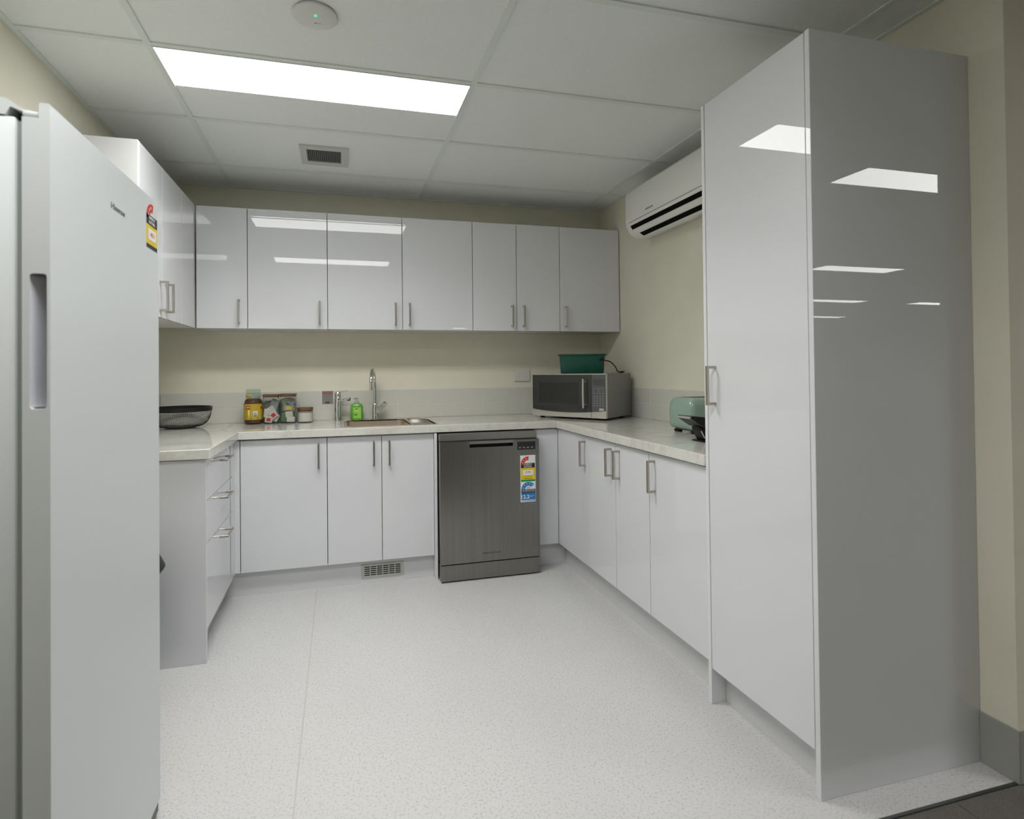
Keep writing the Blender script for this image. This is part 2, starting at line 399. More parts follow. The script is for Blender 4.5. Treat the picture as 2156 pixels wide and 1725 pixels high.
# base, right run
def rbase(y0, y1, doors, label):
    c = thing('base_cabinet', label, 'cabinet', (1.05, (y0+y1)/2, 0), 'white base cabinets')
    MB().box(RX+DT+.002, XR-.012, y0+.0005, y1-.0005, ZK, .853).obj('body', M_CARC, c)
    for a, b, hy in doors: door_x(c, RX, a, b, ZB0, ZB1-.004, -1, hy, BHZ)
rbase(-1.011, -.010, [(-1.011, -.5775, -.978)], 'white gloss corner base cabinet with one door right of the dishwasher')
rbase(-1.631, -1.011, [(-1.321, -1.011, -1.283), (-1.631, -1.321, -1.366)], 'white gloss two-door base cabinet with paired handles on the right run')
rbase(-2.040, -1.631, [(-2.040, -1.631, -1.676)], 'white gloss one-door base cabinet touching the tall cupboard')
# base, left run
c = thing('drawer_cabinet', 'white gloss three-drawer cabinet at the end of the left run', 'cabinet', (-1.36, -.65, 0))
MB().box(XL+.002, BX-DT-.002, -1.232, -.012, ZK, .853).obj('body', M_CARC, c)
MB().box(XL+.012, BX, -1.252, -1.2345, 0, ZB1-.001, .0008, 1).obj('end_panel', M_DOOR, c)
for z0, z1, hz in ((.6775, .8495, .808), (.4965, .6745, .632), (.138, .4935, .450)):
    door_x(c, BX, -1.233, -.640, z0, z1, 1, -.905, hz, (0, 1, 0), 'drawer')
MB().box(BX-DT-.003, BX-.003, -.638, YB+.0025, .138, .8495).obj('filler_panel', M_EDGE, c)
# kickboards
tag(MB().box(-1.155, -.0165, -.537, -.525, 0, ZK-.001).obj('kickboard', M_KICK), 'white kickboard under the sink cabinets', 'kickboard', 'kickboards')
tag(MB().box(.612, .818, -.537, -.525, 0, ZK-.001).obj('kickboard', M_KICK), 'short white kickboard right of the dishwasher', 'kickboard', 'kickboards')
tag(MB().box(.818, .830, -2.040, -.5245, 0, ZK-.001).obj('kickboard', M_KICK), 'long white kickboard under the right-hand cabinets', 'kickboard', 'kickboards')
tag(MB().box(-1.167, -1.155, -1.232, -.525, 0, ZK-.001).obj('kickboard', M_KICK), 'white kickboard under the three drawers', 'kickboard', 'kickboards')
# kickboard vent
v = thing('kickboard_vent', 'grey slotted vent grille in the kickboard under the sink', 'vent', (-.315, -.538, .03))
MB().box(-.436, -.194, -.5415, -.5372, .031, .108, .001, 1).obj('plate', mat('vent_aluminium', (.50, .50, .46), .45, .3), v)
slot = MB().box(-.0148, .0148, -.0006, .0006, -.0024, .0024).mesh('slot', M_BLACKGAP)
for i in range(6):
    for j in range(5): inst('slot', slot, Matrix.Translation((-.403+i*.0352, -.5418, .0475+j*.0115)), v)
# wall units, back run
ZU0, ZU1 = 1.478, 2.187; YU = -.307; UX = -1.349; UHZ = 1.576
def ubase(x0, x1, doors, label):
    c = thing('wall_cabinet', label, 'cabinet', ((x0+x1)/2, -.15, ZU0), 'white wall cabinets')
    MB().box(x0+.0005, x1-.0005, YU+DT+.007, -.001, ZU0+.001, ZU1-.001).obj('body', M_CARC, c)
    for a, b, hx in doors: door_y(c, a, b, ZU0, ZU1, YU, hx, UHZ)
ubase(-1.332, -1.069, [(-1.345, -1.069, -1.115)], 'narrow white gloss wall cabinet in the left corner')
ubase(-1.069, -.616, [(-1.069, -.616, -.662)], 'white gloss one-door wall cabinet with two light reflections above the jars')
ubase(-.616, .293, [(-.616, -.162, -.207), (-.162, .293, -.119)], 'white gloss two-door wall cabinet above the sink')
ubase(.293, .900, [(.293, .593, .557), (.593, .900, .637)], 'white gloss wall cabinet with two narrow doors and paired handles')
ubase(.900, XR-.003, [(.900, XR-.005, .940)], 'white gloss wall cabinet in the right corner above the green tub')
# wall unit, left run
c = thing('wall_cabinet', 'white gloss wall cabinet on the left wall behind the fridge', 'cabinet', (-1.48, -.78, ZU0), 'white wall cabinets')
MB().box(XL+.001, UX-DT-.002, -1.226, -.288, ZU0+.001, ZU1-.001).obj('body', M_CARC, c)
MB().box(XL+.001, UX, -1.243, -1.2275, ZU0, ZU1, .0008, 1).obj('end_panel', M_EDGE, c)
door_x(c, UX, -1.227, -.916, ZU0, ZU1, 1, -.957, UHZ); door_x(c, UX, -.916, -.585, ZU0, ZU1, 1, -.868, UHZ); door_x(c, UX, -.585, -.309, ZU0, ZU1, 1)
# tall cupboard
TX, TY0, TY1, TZ = .747, -2.046, -2.534, 2.181
c = thing('tall_cupboard', 'tall white gloss pantry cupboard with one long door at the right', 'cupboard', (1.05, -2.29, 0))
MB().box(TX, XR-.0006, TY0-.016, TY0, 0, TZ, .0008, 1).obj('side_panel', M_EDGE, c)
o = MB().box(TX, XR-.0006, TY1, TY1+.017, 0, TZ, .0008, 1).obj('side_panel', M_DOOR, c); o['label'] = 'glossy end panel mirroring the office lights'
MB().box(TX+DT+.003, XR-.0006, TY1+.018, TY0-.017, .128, TZ-.002).obj('body', M_CARC, c)
door_x(c, TX+.001, TY1+.018, TY0-.017, .130, TZ-.001, -1, -2.105, 1.155)
MB().box(.808, .820, TY1+.018, TY0-.017, 0, .127).obj('kickboard', M_KICK, c)

# ------------------------------------------------------------------ worktop and sink
ZW, ZWb = .900, .857
wt = thing('worktop', 'pale marbled laminate worktop running round three walls', 'worktop', (0, -.3, ZWb))
def sink_outline(e=0): return rrect(-.520-e, .020+e, -.545-e, -.088+e, [.11, .035, .035, .05], 6)
B = .004
def slab(poly, holes=(), name='slab'):
    o = MB().prism(poly, 'z', ZWb, ZW, holes).obj(name, M_LAM, wt)
    md = o.modifiers.new('b', 'BEVEL'); md.width = .004; md.segments = 3; md.limit_method = 'ANGLE'; md.angle_limit = R(60)
    return o
LX, RXW, YF = -1.0757, .7435, -.6004
slab([(LX+.0006, -.0), (LX-.11, 0), (LX-.11, -.45), (LX+.0006, YF), (RXW-.0006, YF), (RXW-.0006, 0)], [sink_outline(.001)])
slab([(XL, -1.2731), (LX, -1.2731), (LX, YF), (LX-.111, -.45), (LX-.111, 0), (XL, 0)])
slab([(RXW, 0), (RXW, -2.045), (XR-.001, -2.045), (XR-.001, 0)])
jp = [(LX-.0005, YF+.004), (LX+.001, YF+.004), (LX-.1095, -.4495), (LX-.1095, -.012), (LX-.1115, -.012), (LX-.1115, -.4505)]
MB().prism(jp, 'z', ZW-.0005, ZW+.0004).obj('joint', M_LAMJ, wt)

sk = thing('sink', 'stainless steel inset sink with a side drainer', 'sink', (-.25, -.31, ZW-.18))
bowl = rrect(-.508, -.138, -.532, -.100, .045, 5); drn = rrect(-.122, .010, -.535, -.098, [.10, .02, .02, .045], 5)
MB().prism(sink_outline(0), 'z', ZW-.006, ZW+.0012, [bowl, drn]).obj('rim', M_STEEL, sk)
def basin(outline, depth, shrink, name, drain=None):
    cx = sum(p[0] for p in outline)/len(outline); cy = sum(p[1] for p in outline)/len(outline)
    def ring(s, z): return [Vector((cx+(x-cx)*s, cy+(y-cy)*s, z)) for x, y in outline]
    m = MB(); m.rings([ring(1, ZW+.001), ring(1, ZW-.01), ring(shrink+.02, ZW-depth+.02), ring(shrink-.03, ZW-depth)], False, True)
    return m.obj(name, M_STEEL if depth > .1 else M_STEELD, sk, 40)
b1 = basin(bowl, .17, .95, 'bowl'); basin(drn, .022, .86, 'drainer')
MB().lathe([(.038, ZW-.1695), (.036, ZW-.167), (.012, ZW-.168)], (-.32, -.31), 24).obj('drain', M_CHROME, b1)

# ------------------------------------------------------------------ taps
t = thing('gooseneck_tap', 'tall chrome gooseneck mixer tap behind the sink', 'tap', (-.322, -.062, ZW))
tx, ty = -.322, -.062
MB().lathe([(.026, ZW), (.026, ZW+.004), (.0205, ZW+.006), (.0195, ZW+.012), (.0195, ZW+.10), (.0175, ZW+.104)], (tx, ty), 24).obj('base', M_CHROME, t, 40)
arc = [(tx, ty, ZW+.10), (tx-.001, ty, ZW+.20), (tx-.002, ty, ZW+.235)]
dx, dy = -.19, -.982; r = .085
for k in range(1, 13):
    a = math.pi*k/12; q = r*(1-math.cos(a)); arc.append((tx-.002+dx*q, ty+dy*q, ZW+.235+r*math.sin(a)*1.10))
arc.append((arc[-1][0], arc[-1][1], ZW+.200))
MB().tube(arc, .0108, 14).obj('spout', M_CHROME, t, 60)
lv = Matrix.Translation((tx+.010, ty-.020, ZW+.052)) @ Matrix.Rotation(R(-44), 4, 'Y') @ Matrix.Rotation(R(28), 4, 'X')
MB().prism(rrect(-.008, .088, -.0165, .0165, .0160, 6), 'z', -.003, .003).obj('lever', M_CHROME, t, 40, M=lv @ Matrix.Rotation(R(38), 4, 'X'))
t = thing('pillar_tap', 'short chrome lever tap left of the green soap', 'tap', (-.560, -.075, ZW))
px, py = -.560, -.075
MB().lathe([(.027, ZW), (.027, ZW+.004), (.0225, ZW+.006), (.0225, ZW+.145), (.020, ZW+.152)], (px, py), 24).obj('body', M_CHROME, t, 40)
d = Vector((.80, -.60, 0))
def along(s, z): return (px+d.x*s, py+d.y*s, z)
MB().tube([along(.0, ZW+.128), along(.035, ZW+.134), along(.075, ZW+.142), along(.092, ZW+.146)], [.021, .018, .0135, .012], 12, .62).obj('spout', M_CHROME, t, 50)
MB().tube([along(.084, ZW+.144), along(.086, ZW+.130)], [.0105, .0095], 12).obj('aerator', M_DARKSTEEL, t, 50)
MB().lathe([(.017, ZW+.150), (.0205, ZW+.156), (.0205, ZW+.180), (.016, ZW+.187)], (px, py), 24).obj('head', M_CHROME, t, 40)
MB().tube([along(-.004, ZW+.184), along(.03, ZW+.190), along(.072, ZW+.196)], [.012, .0095, .007], 10, .30).obj('lever', M_CHROME, t, 50)

# ------------------------------------------------------------------ soap bottle
t = thing('soap_bottle', 'green liquid soap pump bottle between the two taps', 'soap', (-.441, -.085, ZW))
M_SOAP = mat('green_soap', (.16, .50, .05), .14, trans=.25); sx, sy = -.441, -.085
def sring(hw, hd, z, n=28, e=.62): return [Vector((sx+hw*math.copysign(abs(math.cos(a))**e, math.cos(a)), sy+hd*math.copysign(abs(math.sin(a))**e, math.sin(a)), z)) for a in [2*math.pi*i/n for i in range(n)]]
MB().rings([sring(.034, .020, ZW), sring(.040, .024, ZW+.006), sring(.041, .025, ZW+.05), sring(.040, .024, ZW+.088), sring(.034, .020, ZW+.104), sring(.016, .013, ZW+.112), sring(.013, .012, ZW+.116)]).obj('bottle', M_SOAP, t, 50)
M_PUMP = mat('clear_pump_plastic', (.72, .76, .72), .2, trans=.55)
MB().lathe([(.0145, ZW+.115), (.0145, ZW+.127), (.006, ZW+.129), (.005, ZW+.140), (.009, ZW+.141), (.009, ZW+.148)], (sx, sy), 16).obj('pump', M_PUMP, t, 40)
MB().tube([(sx, sy, ZW+.145), (sx-.012, sy-.016, ZW+.145), (sx-.017, sy-.022, ZW+.141)], [.005, .0042, .0038], 8).obj('nozzle', M_PUMP, t, 50)
F = frame((sx, sy-.0252, ZW), (1, 0, 0), (0, 0, 1)); L_ = decal('label', F, -.024, .026, .014, .086, mat('label_green', (.30, .66, .12), .35), t)
decal('print', F, -.010, .004, .072, .079, M_RED, L_, .0005, .0004); decal('print', F, -.012, .012, .060, .068, mat('label_pale', (.5, .72, .3), .4), L_, .0005, .0004)
decal('print', F, -.018, .002, .034, .043, mat('label_dkgreen', (.03, .30, .04), .4), L_, .0005, .0004); decal('print', F, .006, .016, .026, .046, mat('label_lime', (.45, .62, .08), .4), L_, .0005, .0004)

# ------------------------------------------------------------------ jars
jx, jy = -1.068, -.105
t = thing('coffee_jar', 'big glass coffee jar with yellow label and glass lid', 'jar', (jx, jy, ZW))
M_COF = mat('instant_coffee', (.095, .04, .012), .55); _t = noise(M_COF, 300, 2); bump(M_COF, _t.outputs['Fac'], .8, .003)
MB().lathe([(.046, ZW+.004), (.0515, ZW+.010), (.0525, ZW+.125), (.047, ZW+.148), (.038, ZW+.156)], (jx, jy), 32).obj('coffee', M_COF, t, 40)
MB().lathe([(.050, ZW), (.0552, ZW+.006), (.0555, ZW+.130), (.051, ZW+.150), (.043, ZW+.166), (.043, ZW+.172)], (jx, jy), 32, cap1=False).obj('body', M_GLASS, t, 40)
lid = MB().lathe([(.040, ZW+.160), (.046, ZW+.172), (.0465, ZW+.180), (.042, ZW+.184), (.0435, ZW+.206), (.0435, ZW+.213), (.040, ZW+.215)], (jx, jy), 32).obj('lid', M_GLASSG, t, 30)
lb = MB().lathe([(.0560, ZW+.028), (.0560, ZW+.126)], (jx, jy), 40, cap0=False, cap1=False).obj('label', mat('gold_label', (.50, .36, .035), .4), t, 40)
_m = M_YEL
def cyl_patch(name, a0, a1, z0, z1, r, m, par):
    k = MB(); n = 8
    rows = [[Vector((jx+rr*math.cos(R(a0+(a1-a0)*i/n)), jy+rr*math.sin(R(a0+(a1-a0)*i/n)), z)) for i in range(n+1)] for rr, z in ((r, z0), (r, z1))]
    for i in range(n):
        k.bm.faces.new([k.bm.verts.new(rows[0][i]), k.bm.verts.new(rows[0][i+1]), k.bm.verts.new(rows[1][i+1]), k.bm.verts.new(rows[1][i])])
    bmesh.ops.remove_doubles(k.bm, verts=k.bm.verts[:], dist=1e-6)
    o = k.obj(name, m, par, 60); md = o.modifiers.new('s', 'SOLIDIFY'); md.thickness = .0004; md.offset = 1; return o
cyl_patch('emblem', 232, 262, ZW+.098, ZW+.110, .0564, M_RED, lb); cyl_patch('emblem', 238, 256, ZW+.095, ZW+.113, .0565, M_RED, lb); cyl_patch('emblem_band', 235, 260, ZW+.1015, ZW+.1055, .0569, M_WHT, lb)
cyl_patch('emblem', 324, 340, ZW+.094, ZW+.110, .0564, M_RED, lb)
cyl_patch('barcode', 276, 300, ZW+.044, ZW+.082, .0564, M_WHT, lb); cyl_patch('barcode_lines', 280, 296, ZW+.048, ZW+.078, .0568, M_GREY, lb)
for a0, a1, mm in ((205, 216, (.52, .36, .02)), (244, 254, (.88, .70, .16)), (300, 306, (.55, .42, .05)), (262, 267, (.50, .40, .04))):
    cyl_patch('stripe', a0, a1, ZW+.028, ZW+.088, .0562, mat('label_tone', mm, .45), lb)
cyl_patch('seal_tab', 215, 262, ZW+.170, ZW+.184, .0472, mat('gold_seal', (.62, .42, .02), .4), t)

def canister(cx, cy, h, square, lidth, label):
    t = thing('canister', label, 'canister', (cx, cy, ZW), 'glass canisters with wooden lids')
    a = .0485
    out = rrect(-a, a, -a, a, .018 if square else a-.0005, 5 if square else 8)
    inn = [(x*(.965), y*.965) for x, y in out]
    f = lambda lp, z, s=1: [Vector((cx+x*s, cy+y*s, z)) for x, y in lp]
    MB().rings([f(out, ZW, .96), f(out, ZW+.004), f(out, ZW+h), f(inn, ZW+h), f(inn, ZW+.006), f(inn, ZW+.005, .5)], True, True).obj('body', M_GLASS, t, 40)
    MB().rings([f(inn, ZW+h-.008, .985), f(inn, ZW+h+.0006, .985), f(out, ZW+h+.0012, 1.01), f(out, ZW+h+lidth*.8, 1.02), f(out, ZW+h+lidth, .97)]).obj('lid', M_WOOD, t, 40)
    MB().rings([f(inn, ZW+h-.0125, .994), f(inn, ZW+h-.0085, .994)]).obj('seal', mat('seal_rubber', (.5, .48, .42), .5), t)
    return t
canister(-.963, -.105, .172, True, .010, 'tall glass canister of red and white tea sachets beside the coffee jar')
canister(-.862, -.105, .174, True, .010, 'tall glass canister of green tea sachets next to the small sugar canister')
canister(-.762, -.105, .078, False, .018, 'small round glass canister of white sugar with a wooden lid')
M_PAP = mat('white_paper', (.66, .63, .58), .6); M_PGR = mat('grey_paper', (.30, .32, .30), .6); M_PGN = mat('green_paper', (.12, .20, .11), .6); M_DKF = mat('dark_foil', (.15, .155, .15), .35); M_LGN = mat('pale_green_paper', (.32, .42, .22), .6)
tag(MB().lathe([(.0455, ZW+.0065), (.0462, ZW+.010), (.0462, ZW+.062), (.042, ZW+.0635)], (-.762, -.105), 32).obj('sugar', mat('white_sugar', (.78, .76, .68), .8)), 'white sugar filling the small canister', 'sugar', None, 'stuff')
def sachet(cx, cy, cz, w_, h_, ang, tilt, m, label, grp, tagcol=None, lean=0):
    M = Matrix.Translation((cx, cy, cz)) @ Matrix.Rotation(R(lean), 4, 'Z') @ Matrix.Rotation(R(tilt), 4, 'X') @ Matrix.Rotation(R(ang), 4, 'Y')
    t = thing('tea_sachet', label, 'sachet', M=M, group=grp)
    MB().rings([[Vector(p) for p in lp] for lp in ([(x, -.001, z) for x, z in rrect(-w_/2, w_/2, -h_/2, h_/2, .006, 2)], [(x*.8, -.005, z*.8) for x, z in rrect(-w_/2, w_/2, -h_/2, h_/2, .006, 2)])]).rings(
        [[Vector(p) for p in lp] for lp in ([(x, -.001, z) for x, z in rrect(-w_/2, w_/2, -h_/2, h_/2, .006, 2)], [(x*.8, .003, z*.8) for x, z in rrect(-w_/2, w_/2, -h_/2, h_/2, .006, 2)])]).obj('packet', m, t, M=M)
    if tagcol: MB().box(-w_*.26, w_*.26, -.0062, -.0050, -h_*.24, h_*.24).obj('tag', tagcol, t, M=M)
def fill(rows, grp):
    for k, (x, z, a, w_, h_, m, tc, lab) in enumerate(rows): sachet(x, -.1455+.0068*k, z, w_, h_, a, 2, m, lab, grp, tc)
M_SILVERF = mat('silver_foil', (.36, .37, .38), .3, .3)
fill([(-.975, .927, 8, .044, .040, M_PAP, M_RED, 'lowest white tea sachet with a red tag in the left canister'),
      (-.948, .953, -38, .046, .046, M_PAP, M_RED, 'tilted white tea sachet with a red tag in the left canister'),
      (-.983, .964, 6, .044, .056, M_PAP, None, 'upright plain white tea sachet at the left canister\'s left side'),
      (-.938, .936, 28, .040, .050, M_PAP, None, 'white tea sachet leaning at the left canister\'s right side'),
      (-.962, .980, 60, .050, .048, M_PAP, None, 'white tea sachet behind the red-tagged ones in the left canister'),
      (-.945, 1.018, 22, .052, .062, M_SILVERF, None, 'silvery foil tea sachet near the top of the left canister'),
      (-.978, 1.012, -24, .052, .050, M_DKF, None, 'dark foil tea sachet at the upper left of the left canister'),
      (-.960, .940, 2, .078, .060, M_PGR, None, 'grey tea sachet at the back of the left canister'),
      (-.962, 1.000, 0, .080, .080, M_PGR, None, 'tall grey tea sachet at the back of the left canister')], 'tea sachets in the left canister')
fill([(-.846, .924, 2, .050, .034, M_PAP, None, 'white sugar sachet at the bottom of the right canister'),
      (-.856, .955, -5, .046, .038, M_PAP, None, 'white sugar sachet in the middle of the right canister'),
      (-.858, .994, 3, .066, .040, M_PGR, M_YEL, 'grey tea sachet with a yellow tag in the right canister'),
      (-.888, .935, 8, .034, .056, M_PGN, None, 'dark green tea sachet standing at the right canister\'s left side'),
      (-.846, 1.034, 35, .050, .046, M_SILVERF, None, 'silvery tea sachet near the top of the right canister'),
      (-.880, 1.036, -28, .046, .044, M_LGN, None, 'pale green tea sachet near the top of the right canister'),
      (-.862, .970, 50, .050, .045, M_DKF, None, 'dark tea sachet behind the white ones in the right canister'),
      (-.862, .945, 0, .078, .070, M_PGN, None, 'green tea sachet at the back of the right canister'),
      (-.862, 1.010, 0, .080, .080, M_PGR, None, 'tall grey tea sachet at the back of the right canister')], 'tea sachets in the right canister')

# ------------------------------------------------------------------ wire bowl
bx, by = -1.448, -.225
t = thing('wire_bowl', 'black wire mesh fruit bowl on the left worktop', 'bowl', (bx, by, ZW))
prof = []
for k in range(15):
    a = k/14*math.pi/2; prof.append((.078+.085*math.sin(a)**.9, ZW+.004+.106*(1-math.cos(a))))
prof = [(.163*(math.sin(math.pi/2*(.32+.68*k/16)))**1.0, ZW+.005+.107*(k/16)**2.0) for k in range(17)]
o = MB().lathe(prof, (bx, by), 96, cap0=False, cap1=False).obj('mesh', M_BLACK, t)
md = o.modifiers.new('w', 'WIREFRAME'); md.thickness = .0013; md.use_replace = True; md.use_even_offset = False
MB().lathe([(.165, ZW+.098), (.1675, ZW+.100), (.1675, ZW+.120), (.1645, ZW+.122), (.162, ZW+.120), (.162, ZW+.100), (.165, ZW+.098)], (bx, by), 64, cap0=False, cap1=False).obj('rim', M_BLACK, t, 40)
MB().lathe([(.076, ZW), (.080, ZW+.003), (.078, ZW+.006), (.02, ZW+.006)], (bx, by), 40).obj('base', M_BLACK, t, 40)

# ------------------------------------------------------------------ caution sign, power point
F = frame((-.626, -.0100, 1.0495), (1, 0, 0), (0, 0, 1))
t = thing('caution_sign', 'small grey caution sign with red heading on the splashback tiles', 'sign', (-.626, -.0102, 1.007))
MB().box(-.0345, .0345, -.0425, .0425, 0, .0016, .0005, 1).obj('plate', mat('sign_grey', (.27, .265, .25), .4), t, M=F)
Ft = F @ Matrix.Translation((0, 0, .0016))
decal('heading_band', Ft, -.0335, .0335, .019, .0415, mat('sign_red_tint', (.30, .20, .185), .4), t)
text('lettering', 'CAUTION', Ft @ Matrix.Translation((0, .030, .0004)), .058, .012, mat('sign_red', (.33, .09, .075), .5), t)
for k in range(5): decal('text_line', Ft, -.024, .024-.004*(k % 3), .010-k*.0075, .0122-k*.0075, mat('sign_ink', (.19, .19, .18), .5), t)
decal('symbol', Ft, -.016, .014, -.038, -.027, mat('sign_dark', (.06, .06, .055), .5), t)
t = thing('power_point', 'white double power point on the wall beside the microwave', 'power point', (.724, -.003, 1.138))
MB().box(.666, .782, -.010, -.0005, 1.138, 1.211, .002, 2).obj('plate', M_WHITEP, t)
for cx in (.695, .753):
    MB().box(cx-.008, cx+.008, -.0135, -.0095, 1.188, 1.202, .001, 1).obj('switch', M_WHITEP, t)
    for a, dx, dz in ((30, -.007, .008), (-30, .007, .008), (0, 0, -.006)):
        M = Matrix.Translation((cx+dx, -.0101, 1.160+dz)) @ Matrix.Rotation(R(a), 4, 'Y')
        MB().box(-.001, .001, -.0006, .0006, -.0035, .0035).obj('socket_slot', M_GREY, t, M=M)

# ------------------------------------------------------------------ microwave (turned to face out of the corner)
FL, FR = Vector((.705, -.275, 0)), Vector((1.027, -.715, 0)); ax = (FR-FL).normalized(); ay = Vector((-ax.y, ax.x, 0)); MW, MD, MH, MZ = .545, .365, .277, .013
Mm = Matrix(((ax.x, ay.x, 0, FL.x), (ax.y, ay.y, 0, FL.y), (0, 0, 1, ZW+.0006), (0, 0, 0, 1)))
t = thing('microwave', 'silver and black microwave oven turned across the corner', 'microwave', M=Mm)
M_CASE = mat('grey_painted_steel', (.24, .24, .24), .42, .2); M_SILV = mat('silver_plastic', (.62, .60, .55), .28, .55)
def mdark():
    m = mat('dark_door_glass', (.045, .046, .046), .07, spec=.6); return m
M_MG = mdark(); M_CP = mat('control_panel_grey', (.11, .11, .12), .25)
MB().box(.002, MW-.002, .022, MD, MZ, MZ+MH, .004, 2).obj('case', M_CASE, t, 30, M=Mm)
xs = .815*MW
def cz(x): u = x/MW; return MZ+MH*(.165*(1-u)*(1-2*u)+.108*4*u*(1-u)+.17*u*(2*u-1))
def strip(x0, x1, lower, upper, y0, y1, m, name, par=None, n=12):
    pts = [(x0+(x1-x0)*i/n, lower(x0+(x1-x0)*i/n)) for i in range(n+1)]+[(x1-(x1-x0)*i/n, upper(x1-(x1-x0)*i/n)) for i in range(n+1)]
    return MB().prism(pts, 'y', y0, y1).obj(name, m, par or t, M=Mm)
lo = lambda x: MZ; hi = lambda x: MZ+MH
dr = strip(0, xs-.0015, lo, hi, .006, .022, M_SILV, 'door')
strip(.004, xs-.002, lambda x: cz(x), lambda x: MZ+MH-.006, .002, .0062, M_MG, 'door_glass', dr)
strip(.055, .355, lambda x: MZ+.085, lambda x: MZ+MH-.055, .0012, .0022, mat('door_window', (.028, .028, .028), .06, spec=.6), 'window', dr, 1)
strip(.001, xs-.002, lo, lambda x: cz(x)-.0008, .0, .0062, M_SILV, 'lower_trim', dr)
hx = .737*MW
MB().tube([(hx, -.026, MZ+.062), (hx, -.028, MZ+.15), (hx, -.026, MZ+.245)], .0062, 10).tube([(hx+.004, .004, MZ+.085), (hx, -.026, MZ+.080)], .0045, 8).tube([(hx+.004, .004, MZ+.226), (hx, -.026, MZ+.231)], .0045, 8).obj('handle', M_SILV, dr, 50, M=Mm)
strip(xs+.0005, MW, lo, hi, .006, .022, M_SILV, 'control_surround')
cp = strip(xs+.002, MW-.005, lambda x: cz(x), lambda x: MZ+MH-.006, .002, .0062, M_CP, 'control_panel')
strip(xs+.001, MW, lo, lambda x: cz(x)-.0008, .0, .0062, M_SILV, 'lower_trim')
M_BTN = mat('button_print', (.26, .26, .28), .4)
def pbox(name, x0, x1, z0, z1, m, par=cp, y=.0012): MB().box(x0, x1, y, .0022, z0, z1).obj(name, m, par, M=Mm)
for bx0 in (.458, .498): pbox('button', bx0, bx0+.033, MZ+.152, MZ+.188, M_BTN); pbox('button_face', bx0+.002, bx0+.031, MZ+.154, MZ+.186, M_CP, cp, .0009)
for i in range(4):
    for j in range(5): pbox('button', .460+i*.0195, .460+i*.0195+.010, MZ+.075+j*.0145, MZ+.075+j*.0145+.006, M_BTN)
pbox('display', .458, .530, MZ+.205, MZ+.245, mat('display_dark', (.075, .075, .085), .15))
pbox('badge', .497, .528, MZ+.048, MZ+.062, mat('badge_pale', (.55, .55, .54), .4))
for fx in (.05, MW-.05):
    for fy in (.05, MD-.04): MB().lathe([(.016, 0), (.014, MZ+.002)], (fx, fy), 14).obj('foot', M_BLACK, t, M=Mm)

# green tub on the microwave with its cord
ZT = ZW+MZ+MH+.0005
tc_ = FL+ax*.285+ay*.175
Mt = Matrix.Translation((tc_.x, tc_.y, ZT)) @ Matrix.Rotation(R(-25), 4, 'Z')
t = thing('plastic_tub', 'dark green plastic tub on top of the microwave', 'tub', M=Mt)
M_TUB = mat('green_plastic', (.012, .085, .060), .42)
def tr(sx_, sy_, z, r=.03): return [Vector((x, y, z)) for x, y in rrect(-sx_, sx_, -sy_, sy_, r, 4)]
MB().rings([tr(.134, .078, 0), tr(.139, .083, .006), tr(.147, .092, .118), tr(.156, .101, .119), tr(.157, .102, .126), tr(.154, .099, .128), tr(.145, .090, .127), tr(.136, .080, .010), tr(.08, .05, .008)]).obj('body', M_TUB, t, 40, M=Mt)
MB().box(.112, .140, -.0935, -.086, .080, .100).obj('opening_patch', M_BLACK, t, M=Mt)  # solid black block stands in for the dark opening in the tub's side
cordp = [Mt @ Vector(p) for p in ((.1462, .0, .086), (.162, .0, .083), (.185, .005, .075), (.215, .02, .045), (.235, .04, .010))]
p5 = Vector(cordp[-1])
cordp += [p5+ay*.085+Vector((0, 0, -.002)), Vector((1.318, -.175, ZT-.045)), Vector((1.33, -.13, ZT-.17)), Vector((1.33, -.11, ZW+.006))]
def smooth_path(P, n=6):
    P = [Vector(p) for p in P]; out = []
    for i in range(len(P)-1):
        a, b, c_, d_ = P[max(i-1, 0)], P[i], P[i+1], P[min(i+2, len(P)-1)]
        for k in range(n):
            u = k/n; out.append(.5*((2*b)+(c_-a)*u+(2*a-5*b+4*c_-d_)*u*u+(3*b-a-3*c_+d_)*u**3))
    return out+[P[-1]]
tag(MB().tube(smooth_path(cordp), .0035, 8).obj('electric_lead', M_BLACK, None, 60), 'black cord trailing from the green tub behind the microwave', 'cord')

# ------------------------------------------------------------------ toaster and black device
t = thing('toaster', 'mint green toaster on the right worktop', 'toaster', (1.2, -1.415, ZW))
M_MINT = mat('mint_enamel', (.27, .385, .315), .12, spec=.6)
y0, y1, x0, x1 = -1.513, -1.312, 1.062, 1.325
def tprof(i): return [(x, z) for x, z in rrect(y0+i, y1-i, ZW+.018+i, ZW+.174-i, [.040, .040, .012, .012], 6)]
def xr(x, i): return [Vector((x, y, z)) for y, z in tprof(i)]
MB().rings([xr(x0, .034), xr(x0+.003, .020), xr(x0+.010, .010), xr(x0+.022, .003), xr(x0+.036, 0), xr(x1-.03, 0), xr(x1-.010, .006), xr(x1, .022)]).obj('body', M_MINT, t, 50)
for yy in (-1.452, -1.385): MB().box(x0+.045, x1-.03, yy-.014, yy+.014, ZW+.1735, ZW+.1750).obj('slot', M_BLACK, t)
MB().box(x0+.035, x1-.020, y0+.020, y1-.020, ZW+.0125, ZW+.0195).obj('base', M_DARKSTEEL, t)
for fx in (x0+.045, x1-.04):
    for fy in (y0+.035, y1-.030): MB().lathe([(.017, ZW), (.021, ZW+.006), (.021, ZW+.0128)], (fx, fy), 16).obj('foot', M_BLACK, t, 40)
Md = Matrix.Translation((.98, -1.72, ZW))
t = thing('angled_device', 'black angled device on a slim stand in front of the mint toaster', 'device', M=Md)
